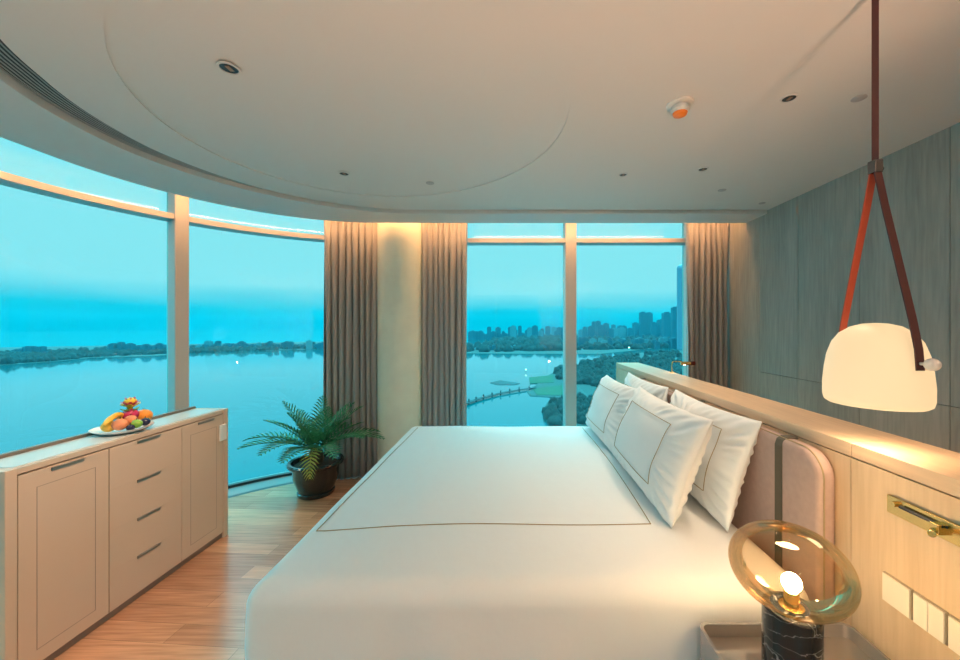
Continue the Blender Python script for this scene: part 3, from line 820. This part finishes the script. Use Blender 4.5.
# ------------------------------------------------------------------ reading lights, switches
r1 = thing('reading_light', 'brass reading light folded into its plate on the near half wall panel', 'reading light', (XF, 1.06, 1.07))
MB().box(XF-.010, XF, .955, 1.146, 1.044, 1.096).build('plate', BRASS, r1, bevel=.001, seg=1)
MB().box(XF-.0115, XF-.0095, .985, 1.105, 1.076, 1.082).build('slot', DARK, r1)
MB().tube([(XF-.018, 1.10, 1.079), (XF-.018, .99, 1.079)], .004, 10).build('arm', DARK, r1, smooth=True)
MB().lathe([(.001, -.016), (.008, -.016), (.008, 0), (.001, 0)], (XF-.006, 1.118, 1.079), 16, axis='X', cap=False).build('pivot', BRASS, r1, smooth=True)
MB().tube([(XF-.03, 1.0, 1.066), (XF-.05, .985, 1.066), (XF-.058, .98, 1.066)], [.007, .009, .009], 18).box(XF-.03, XF-.008, .99, 1.012, 1.056, 1.083).build('head', BRASS, r1, bevel=.002)
r2 = thing('reading_light', 'brass swing arm reading light standing up at the far end of the ledge', 'reading light', (1.37, 3.26, ZL))
RX, RY = 1.372, 3.26
MB().lathe([(.018, 0), (.018, .006), (.001, .006)], (RX, RY, ZL), 20, cap=False).build('base', BRASS, r2)
MB().tube([(RX, RY, ZL+.003), (RX, RY, ZL+.075), (RX+.004, RY, ZL+.088), (RX+.016, RY, ZL+.094), (RX+.09, RY, ZL+.092)], .0045, 10).build('arm', BRASS, r2, smooth=True)
MB().tube([(RX+.07, RY-.012, ZL+.080), (RX+.15, RY-.02, ZL+.080)], .015, 18).build('head', BRASS, r2, smooth=True)
MB().tube([(RX+.15, RY-.02, ZL+.080), (RX+.185, RY-.023, ZL+.080)], .018, 18).build('head_cap', REDM, r2, smooth=True)
MB().lathe([(.010, 0), (.001, 0)], (RX+.10, RY-.016, ZL+.0645), 14, cap=False).build('lens', LAMPW, r2)
l = bpy.data.lights.new('reading_spot', 'SPOT'); l.energy = 1.6; l.color = (1, .72, .38); l.spot_size = math.radians(95); l.shadow_soft_size = .01
lo = bpy.data.objects.new('reading_spot', l); COL.objects.link(lo); lo.parent = r2; lo.location = (RX+.08-r2.location.x, RY-.016-r2.location.y, .062); lo.rotation_euler = (0, math.radians(28), 0)

def swp(y_hi, y_lo, label, keys):
    o = thing('light_switch', label, 'light switch', (XF, (y_hi+y_lo)/2, .769), 'switches on the half wall')
    MB().box(XF-.008, XF, y_lo, y_hi, .769, .855).build('plate', SWSIDE, o, bevel=.001, seg=1)
    n_ = keys; w = (y_hi-y_lo-.004)/n_
    for k in range(n_):
        MB().box(XF-.0125, XF-.0075, y_lo+.002+w*k+.0006, y_lo+.002+w*(k+1)-.0006, .771, .853).build('key', SWITCH, o, bevel=.0012, seg=1)
swp(1.161, 1.076, 'cream single key light switch, leftmost of the row of switches', 1)
swp(1.072, .990, 'cream two key light switch in the middle of the row', 2)
swp(.986, .904, 'cream light switch cut off by the right edge of the photo', 2)

# ------------------------------------------------------------------ ceiling fittings
def downlight(x, y, label, r=.042):
    px, py = cei(x, y)
    o = thing('downlight', label, 'downlight', (px, py, ZC), 'recessed downlights in the ceiling')
    MB().lathe([(r+.008, .0), (r+.008, -.004), (r, -.005), (r*.96, -.001), (r*.96, 0)], (px, py, ZC), 32, cap=False).build('trim_ring', CEIL, o, smooth=True)
    MB().lathe([(r*.96, -.0015), (r*.7, -.001), (.001, -.001)], (px, py, ZC), 32, cap=False).build('baffle', DARK, o)
    MB().box(px-r*.18, px+r*.35, py-r*.5, py+r*.5, ZC-.004, ZC-.0015).build('reflector', COPPER, o, bevel=.002)
    return px, py
DL = [downlight(229, 68, 'large recessed downlight inside the round ceiling recess, upper left', .034),
      downlight(344, 173.5, 'recessed downlight near the curved edge, left of the back of the ceiling', .030),
      downlight(623, 174.5, 'small recessed downlight in the middle of the back ceiling', .024),
      downlight(703, 169, 'small recessed downlight in front of the far right curtain', .027),
      downlight(789, 98, 'recessed downlight between the smoke detector and the pendant strap', .029)]
for x, y, lab in ((430, 183, 'flat round cover plate on the ceiling near the round recess edge'), (859, 98, 'flat round cover plate on the ceiling beside the pendant strap'),
                  (722, 190, 'flat round cover plate on the ceiling near the far right curtain'), (762, 203, 'small flat cover plate where ceiling meets the panelled wall')):
    px, py = cei(x, y); r = .030 if x != 762 else .026
    o = MB().lathe([(r, 0), (r, -.003), (r*.9, -.005), (.001, -.005)], (px, py, ZC), 28, cap=False).build('ceiling_cover_plate', mat('cover_grey', (.5, .46, .46), rough=.5) if 'cover_grey' not in MATS else MATS['cover_grey'], smooth=True)
    tag(o, lab, 'cover plate', 'flat cover plates on the ceiling')
px, py = cei(680, 104)
sd = thing('smoke_detector', 'white round smoke detector with an orange dome on the ceiling', 'smoke detector', (px, py, ZC))
MB().lathe([(.062, 0), (.062, -.008), (.05, -.012), (.001, -.012)], (px, py, ZC), 36, cap=False).build('base', WHITEP, sd, smooth=True)
MB().lathe([(.036, -.012), (.036, -.014), (.040, -.016), (.043, -.032), (.036, -.044), (.001, -.044)], (px, py, ZC), 36, cap=False).build('housing', WHITEP, sd, smooth=True)
MB().lathe([(.034, -.044), (.030, -.054), (.016, -.060), (.001, -.061)], (px, py, ZC), 30, cap=False).build('dome', ORANGE, sd, smooth=True)

# ------------------------------------------------------------------ outside: lake, shore, city
LAKE = mat('lake_water', (.0, .080, .095), rough=.06, spec=.25, bump=.05, bscale=.05)
LAKE.node_tree.nodes['Principled BSDF'].inputs['Specular Tint'].default_value = (.35, 1, 1, 1)
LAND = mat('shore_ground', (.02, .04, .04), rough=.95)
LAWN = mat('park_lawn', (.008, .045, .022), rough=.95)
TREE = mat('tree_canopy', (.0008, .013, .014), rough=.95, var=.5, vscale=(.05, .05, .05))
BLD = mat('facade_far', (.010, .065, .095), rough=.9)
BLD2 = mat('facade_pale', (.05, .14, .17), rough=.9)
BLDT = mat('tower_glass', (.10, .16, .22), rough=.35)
PATHM = mat('pier_deck', (.02, .03, .035), rough=.9)
ROOFM = mat('roof_pale', (.35, .40, .42), rough=.9)
GLOW = emit_mat('street_glow', (1, .8, .5), 6)
lake = MB().add([(-9000, -9000, -90), (9000, -9000, -90), (9000, 14000, -90), (-9000, 14000, -90)], [(0, 1, 2, 3)]).build('lake', LAKE, origin=(0, 3000, -90))
tag(lake, 'calm lake stretching outside the windows', 'lake', kind='structure')
def land(name, pix, m, label, z=-89.4, back=None):
    pts = [gnd(x, y) for x, y in pix]
    o = MB().prism([(p[0], p[1]) for p in pts], -91, z).build(name, m); tag(o, label, 'ground', kind='structure'); return o
land('far_shore', [(-260, 378), (0, 365.5), (60, 361.2), (90, 358), (165, 355.5), (200, 352.5), (330, 349), (350, 348), (350, 341), (90, 346), (-260, 352)], LAND, 'dark wooded far shore of the lake on the left')
land('city_shore', [(462, 353.5), (540, 354), (600, 354), (640, 350), (662, 347), (740, 346), (900, 345), (900, 333), (500, 333), (497, 341), (462, 346)], LAND, 'low built up shore beyond the lake')
land('park_ground', [(575, 366), (600, 359.5), (630, 354.5), (652, 351.5), (720, 350), (860, 352), (860, 430), (590, 430), (548, 425), (543, 410), (548, 402), (570, 399), (530, 396), (527, 392), (548, 376), (556, 371)], LAND, 'wooded park on the near shore')
land('lawn', [(529, 378), (553, 375.5), (554, 383), (530, 384)], LAWN, 'green lawn on the small point in the lake', z=-88.9)
land('lawn', [(533, 389.5), (566, 385.5), (566, 396), (537, 395.5)], LAWN, 'lower green lawn behind the pier', z=-88.9)
land('platform', [(490, 383), (500, 380.5), (520, 383.5), (516, 385), (498, 385)], PATHM, 'dark floating platform in the lake')
m_ = MB()
pr_ = [gnd(x, y) for x, y in ((440, 412), (466, 405), (480, 400), (497, 395.5), (515, 392), (535, 389))]
for (a, b) in zip(pr_, pr_[1:]):
    d = Vector((b[0]-a[0], b[1]-a[1])).normalized(); n_ = Vector((-d.y, d.x))*3.2
    m_.prism([(a[0]-n_.x, a[1]-n_.y), (b[0]-n_.x, b[1]-n_.y), (b[0]+n_.x, b[1]+n_.y), (a[0]+n_.x, a[1]+n_.y)], -88.2, -87.4)
    for t in (.2, .7):
        q = (a[0]+(b[0]-a[0])*t, a[1]+(b[1]-a[1])*t); m_.box(q[0]-.8, q[0]+.8, q[1]-.8, q[1]+.8, -91, -84)
tag(m_.build('pier', PATHM), 'long walkway pier curving across the lake to the park', 'pier')
def blob(mb, c, r, rz, rnd, n=9, m=6):
    so = rnd.uniform(0, 99); vs = []; fs = []
    for k in range(m+1):
        a = PI*.5*k/m
        for i in range(n):
            b = 2*PI*i/n; q = 1+.35*noise.noise(Vector((math.cos(b)*1.5+so, math.sin(b)*1.5, a*2)))
            vs.append((c[0]+r*q*math.cos(a)*math.cos(b), c[1]+r*q*math.cos(a)*math.sin(b), c[2]+rz*q*math.sin(a)))
    for k in range(m):
        for i in range(n):
            j = (i+1) % n; fs.append((k*n+i, k*n+j, (k+1)*n+j, (k+1)*n+i))
    mb.add(vs, fs)
def inside(p, poly):
    c = False; j = len(poly)-1
    for i in range(len(poly)):
        if ((poly[i][1] > p[1]) != (poly[j][1] > p[1])) and (p[0] < (poly[j][0]-poly[i][0])*(p[1]-poly[i][1])/(poly[j][1]-poly[i][1])+poly[i][0]): c = not c
        j = i
    return c
def wood_area(pix, count, r0, r1, name, label, seed, ysq=1.0):
    rnd = random.Random(seed); mb = MB(); k = 0
    xs = [p[0] for p in pix]; ys = [p[1] for p in pix]
    while k < count:
        p = (rnd.uniform(min(xs), max(xs)), rnd.uniform(min(ys), max(ys)))
        if not inside(p, pix): continue
        g = gnd(*p); r = rnd.uniform(r0, r1); blob(mb, (g[0], g[1], -90), r, r*rnd.uniform(.9, 1.5), rnd); k += 1
    tag(mb.build(name, TREE, smooth='all'), label, 'trees', kind='stuff')
wood_area([(578, 366), (600, 360.5), (630, 355), (654, 352), (720, 350.5), (720, 392), (660, 400), (600, 388), (585, 384)], 900, 6, 11, 'park_trees', 'dense dark park trees on the near shore beyond the half wall', 1)
wood_area([(556, 372), (575, 365.5), (590, 372), (600, 384), (575, 384), (560, 381)], 90, 6, 10, 'park_trees', 'dark clump of trees behind the window mullion', 2)
wood_area([(548, 406), (560, 402), (600, 398), (640, 400), (640, 428), (552, 426), (545, 415)], 160, 5, 8, 'park_trees', 'dark grove at the bottom of the back window by the water', 3)
wood_area([(-100, 368), (0, 365), (60, 360.7), (90, 357.5), (88, 352), (0, 355), (-100, 358)], 900, 7, 13, 'shore_trees', 'dark line of trees on the far shore at the left', 4)
wood_area([(90, 357.5), (165, 354), (325, 348.7), (325, 345), (90, 350.5)], 800, 6, 11, 'shore_trees', 'thin dark tree line on the far shore across the lake', 5)
wood_area([(488, 346), (520, 345.5), (560, 345), (560, 339), (520, 338), (494, 341)], 300, 14, 24, 'shore_trees', 'dark wooded island bank before the city', 6)
wood_area([(462, 352.5), (660, 349), (700, 342), (700, 335), (560, 337), (560, 345), (462, 348)], 420, 12, 24, 'shore_trees', 'dark trees between the low buildings of the city shore', 8)
# buildings; each is a thing of its own
def building(x0, x1, ytop, ybase, m, label, group=None, crown=0, round_=False, depth=None):
    dist = (H+90)/(ybase-VY)*F
    X0, X1 = (x0-VX)/F*dist, (x1-VX)/F*dist; zt_ = H-(ytop-VY)/F*dist; dp = depth or max(14, (X1-X0)*.8)
    m_ = MB()
    if round_:
        m_.lathe([((X1-X0)/2, -90), ((X1-X0)/2, zt_-14), ((X1-X0)/2*.9, zt_-5), ((X1-X0)/2*.6, zt_), (.1, zt_)], ((X0+X1)/2, dist+dp/2, 0), 24)
    else:
        m_.box(X0, X1, dist, dist+dp, -90, zt_)
        w = X1-X0
        m_.box(X0+w*.25, X1-w*.25, dist+dp*.2, dist+dp*.8, zt_, zt_+(crown or w*.15))
        m_.box(X0-w*.04, X0+w*.10, dist-1, dist+dp*.5, -90, zt_-w*.2); m_.box(X1-w*.10, X1+w*.04, dist-1, dist+dp*.5, -90, zt_-w*.2)
    o = m_.build('far_building', m); tag(o, label, 'building', group); return o
building(679.5, 692, 264, 349, BLDT, 'tallest tower, slim with a rounded top, next to the far right curtain', round_=True)
building(640.5, 646.5, 312.5, 338, BLD, 'left half of the twin apartment towers in the back window')
building(646.8, 652.5, 313, 338, BLD, 'right half of the twin apartment towers in the back window')
building(664, 672, 313, 340, BLD, 'slab tower left of the tallest tower'); building(672.8, 679, 307.5, 341, BLD, 'slim tower touching the tallest tower')
building(613, 618.5, 328.5, 338.5, BLD2, 'pale low block, left of the pale pair before the skyline'); building(619.5, 626, 328, 338.5, BLD2, 'pale low block, right of the pale pair before the skyline')
building(592, 599, 332, 337.5, BLD2, 'small pale block right of the back window mullion')
building(108, 113.5, 344, 352.5, BLD, 'left one of three blocks on the far shore'); building(117, 121.5, 342.5, 352.5, BLD, 'middle one of three blocks on the far shore'); building(125, 131, 344, 352.5, BLD, 'right one of three blocks on the far shore')
rnd = random.Random(21)
def skyline(xa, xb, yb, ylo, yhi, n, lab, grp, w=(2.5, 6)):
    for k in range(n):
        x = xa+(xb-xa)*(k+rnd.uniform(.1, .9))/n; w_ = rnd.uniform(*w); b = yb(x) if callable(yb) else yb
        building(x, x+w_, rnd.uniform(ylo, yhi), b+rnd.uniform(-.6, .8), BLD if rnd.random() < .8 else BLD2, lab, grp)
skyline(10, 44, lambda x: 356, 346.5, 352, 9, 'hazy block in the cluster on the far left shore', 'blocks on the far left shore')
skyline(132, 166, 352.3, 343, 347, 8, 'low hazy block in the row along the far shore left of the mullion', 'row of blocks left of the curved window mullion')
skyline(192, 330, 349, 340.5, 345.5, 26, 'low hazy block on the far shore seen through the second curved pane', 'blocks seen through the second curved pane')
skyline(466, 566, 339.5, 326, 334, 30, 'hazy skyline block seen left of the back window mullion', 'skyline left of the back mullion')
skyline(578, 612, 338.5, 321, 331, 14, 'hazy skyline block just right of the back window mullion', 'skyline right of the back mullion')
skyline(612, 664, 338, 322.5, 330, 14, 'hazy skyline block around the twin towers', 'skyline around the twin towers')
skyline(655, 690, 338, 318, 328, 8, 'hazy skyline block near the tallest tower', 'skyline near the tallest tower')
skyline(466, 566, 350, 345.3, 348.5, 20, 'small low building on the city shore left of the mullion', 'low buildings on the city shore, left', (3, 7))
skyline(578, 676, 347.5, 337, 344, 34, 'small low building on the city shore right of the mullion', 'low buildings on the city shore, right', (3, 8))
hm = bpy.data.materials.new('lake_haze'); hm.use_nodes = True; hn = hm.node_tree
for q in list(hn.nodes): hn.nodes.remove(q)
ho = hn.nodes.new('ShaderNodeOutputMaterial'); hv = hn.nodes.new('ShaderNodeVolumeScatter')
hv.inputs['Color'].default_value = (.0005, .06, .085, 1); hv.inputs['Density'].default_value = .0004; hn.links.new(hv.outputs[0], ho.inputs['Volume'])
tag(MB().box(-6000, 6000, 60, 7000, -89.0, 190).build('haze', hm), 'thin evening haze hanging over the lake and the city', 'haze', kind='stuff')
# a few street lamps with light
for x, y, r, lab in ((629, 347.5, 2.4, 'bright lit sign on the city shore'), (526, 371, 1.0, 'bright lamp at the head of the small point in the lake')):
    g = gnd(x, y+1.5); o = MB().box(g[0]-.3, g[0]+.3, g[1]-.3, g[1]+.3, -90, -84).sphere((g[0], g[1], -84), r, 12, 8, mi=1).build('shore_lamp', [PATHM, GLOW]); tag(o, lab, 'lamp')

# ------------------------------------------------------------------ lights
def area(name, loc, rot, size, energy, color, spread=PI):
    l = bpy.data.lights.new(name, 'AREA'); l.energy = energy; l.color = color; l.size = size; l.spread = spread
    o = bpy.data.objects.new(name, l); COL.objects.link(o); o.location = loc; o.rotation_euler = rot; return o
def spot(name, loc, energy, color, size=100, blend=.8, soft=.03, rot=(0, 0, 0)):
    l = bpy.data.lights.new(name, 'SPOT'); l.energy = energy; l.color = color; l.spot_size = math.radians(size); l.spot_blend = blend; l.shadow_soft_size = soft
    o = bpy.data.objects.new(name, l); COL.objects.link(o); o.location = loc; o.rotation_euler = rot; return o
WARM = (1, .72, .49)
for k, (px, py) in enumerate(DL): spot('downlight_and_fill', (px, py, ZC-.02), (68, 20, 15, 15, 15)[k], WARM, 85 if k < 2 else 100, rot=(0, math.radians(36), 0) if k < 2 else (0, 0, 0))
for px, py in ((.4, -.5), (1.7, -.5), (.4, -1.9), (1.7, -1.9)): spot('downlight_and_fill', (px, py, ZC-.02), 4, WARM, 150)  # warm fill spots added behind the camera, no fittings modelled

spot('pendant_beam', (AX, AY, 1.335), 4, (1, .70, .42), 165, .6, .08)
for x_, y_, pw, lab in ((-.3, -.5, 13, 'unseen can uplighter added on the floor right behind the camera as fill light'), (.9, -1.5, 300, 'unseen can uplighter added near the panelled wall behind the camera as fill light'), (-1.5, -1.6, 34, 'unseen can uplighter added by the curved window behind the camera as fill light')):
    fl = thing('floor_uplighter', lab, 'uplighter', (x_, y_, 0))  # cans added out of view as warm fill for the ceiling
    MB().lathe([(.001, 0), (.20, 0), (.20, .20), (.194, .20), (.190, .10), (.001, .10)], (x_, y_, 0), 32, cap=False).build('can', BRASS, fl, smooth=True)
    l = bpy.data.lights.new('uplight', 'SPOT'); l.energy = pw; l.color = (1, .60, .38); l.spot_size = math.radians(140); l.spot_blend = .9; l.shadow_soft_size = .22
    lo = bpy.data.objects.new('uplight', l); COL.objects.link(lo); lo.location = (x_, y_, .22); lo.rotation_euler = (PI, 0, 0)
# world: dusk sky
w = bpy.data.worlds.new('dusk'); sc.world = w; w.use_nodes = True; nt = w.node_tree
bg = nt.nodes['Background']
tc = nt.nodes.new('ShaderNodeTexCoord'); sp = nt.nodes.new('ShaderNodeSeparateXYZ'); nt.links.new(tc.outputs['Generated'], sp.inputs[0])
mr = nt.nodes.new('ShaderNodeMapRange'); mr.inputs['From Min'].default_value = -.02; mr.inputs['From Max'].default_value = 1.0
nz = nt.nodes.new('ShaderNodeTexNoise'); nz.inputs['Scale'].default_value = 2.5
mp = nt.nodes.new('ShaderNodeMapping'); mp.inputs['Scale'].default_value = (1, 1, 7); nt.links.new(tc.outputs['Generated'], mp.inputs[0]); nt.links.new(mp.outputs[0], nz.inputs[0])
ad = nt.nodes.new('ShaderNodeMath'); ad.operation = 'MULTIPLY_ADD'; ad.inputs[1].default_value = .05; nt.links.new(nz.outputs['Fac'], ad.inputs[0])
nt.links.new(sp.outputs['Z'], ad.inputs[2]); nt.links.new(ad.outputs[0], mr.inputs['Value'])
cr = nt.nodes.new('ShaderNodeValToRGB'); nt.links.new(mr.outputs[0], cr.inputs[0])
e = cr.color_ramp.elements
e[0].position = 0.0; e[0].color = (.000, .15, .195, 1)
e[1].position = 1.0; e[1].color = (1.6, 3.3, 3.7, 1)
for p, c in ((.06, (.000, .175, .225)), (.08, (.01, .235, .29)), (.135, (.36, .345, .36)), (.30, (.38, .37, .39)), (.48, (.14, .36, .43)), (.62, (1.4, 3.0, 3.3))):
    q = cr.color_ramp.elements.new(p); q.color = rgba(c)
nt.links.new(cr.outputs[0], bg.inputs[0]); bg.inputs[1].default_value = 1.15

# ------------------------------------------------------------------ camera and view
cam = bpy.data.cameras.new('camera'); co = bpy.data.objects.new('camera', cam); COL.objects.link(co)
cam.sensor_width = 36; cam.lens = F/960*36; cam.shift_x = (480-VX)/960; cam.shift_y = (VY-330)/960
co.location = (0, 0, H); co.rotation_euler = (PI/2, 0, 0); cam.clip_end = 30000; cam.clip_start = .02
sc.camera = co
vs_ = sc.view_settings; vs_.view_transform = 'Standard'; vs_.look = 'None'; vs_.gamma = 1; vs_.use_curve_mapping = False; vs_.exposure = 1.0
sc.cycles.max_bounces = 10; sc.cycles.transparent_max_bounces = 24; sc.cycles.use_denoising = True; sc.cycles.sample_clamp_indirect = 6
sc.cycles.caustics_reflective = False; sc.cycles.caustics_refractive = False
for o in bpy.data.objects:
    if '_w' in o: del o['_w']
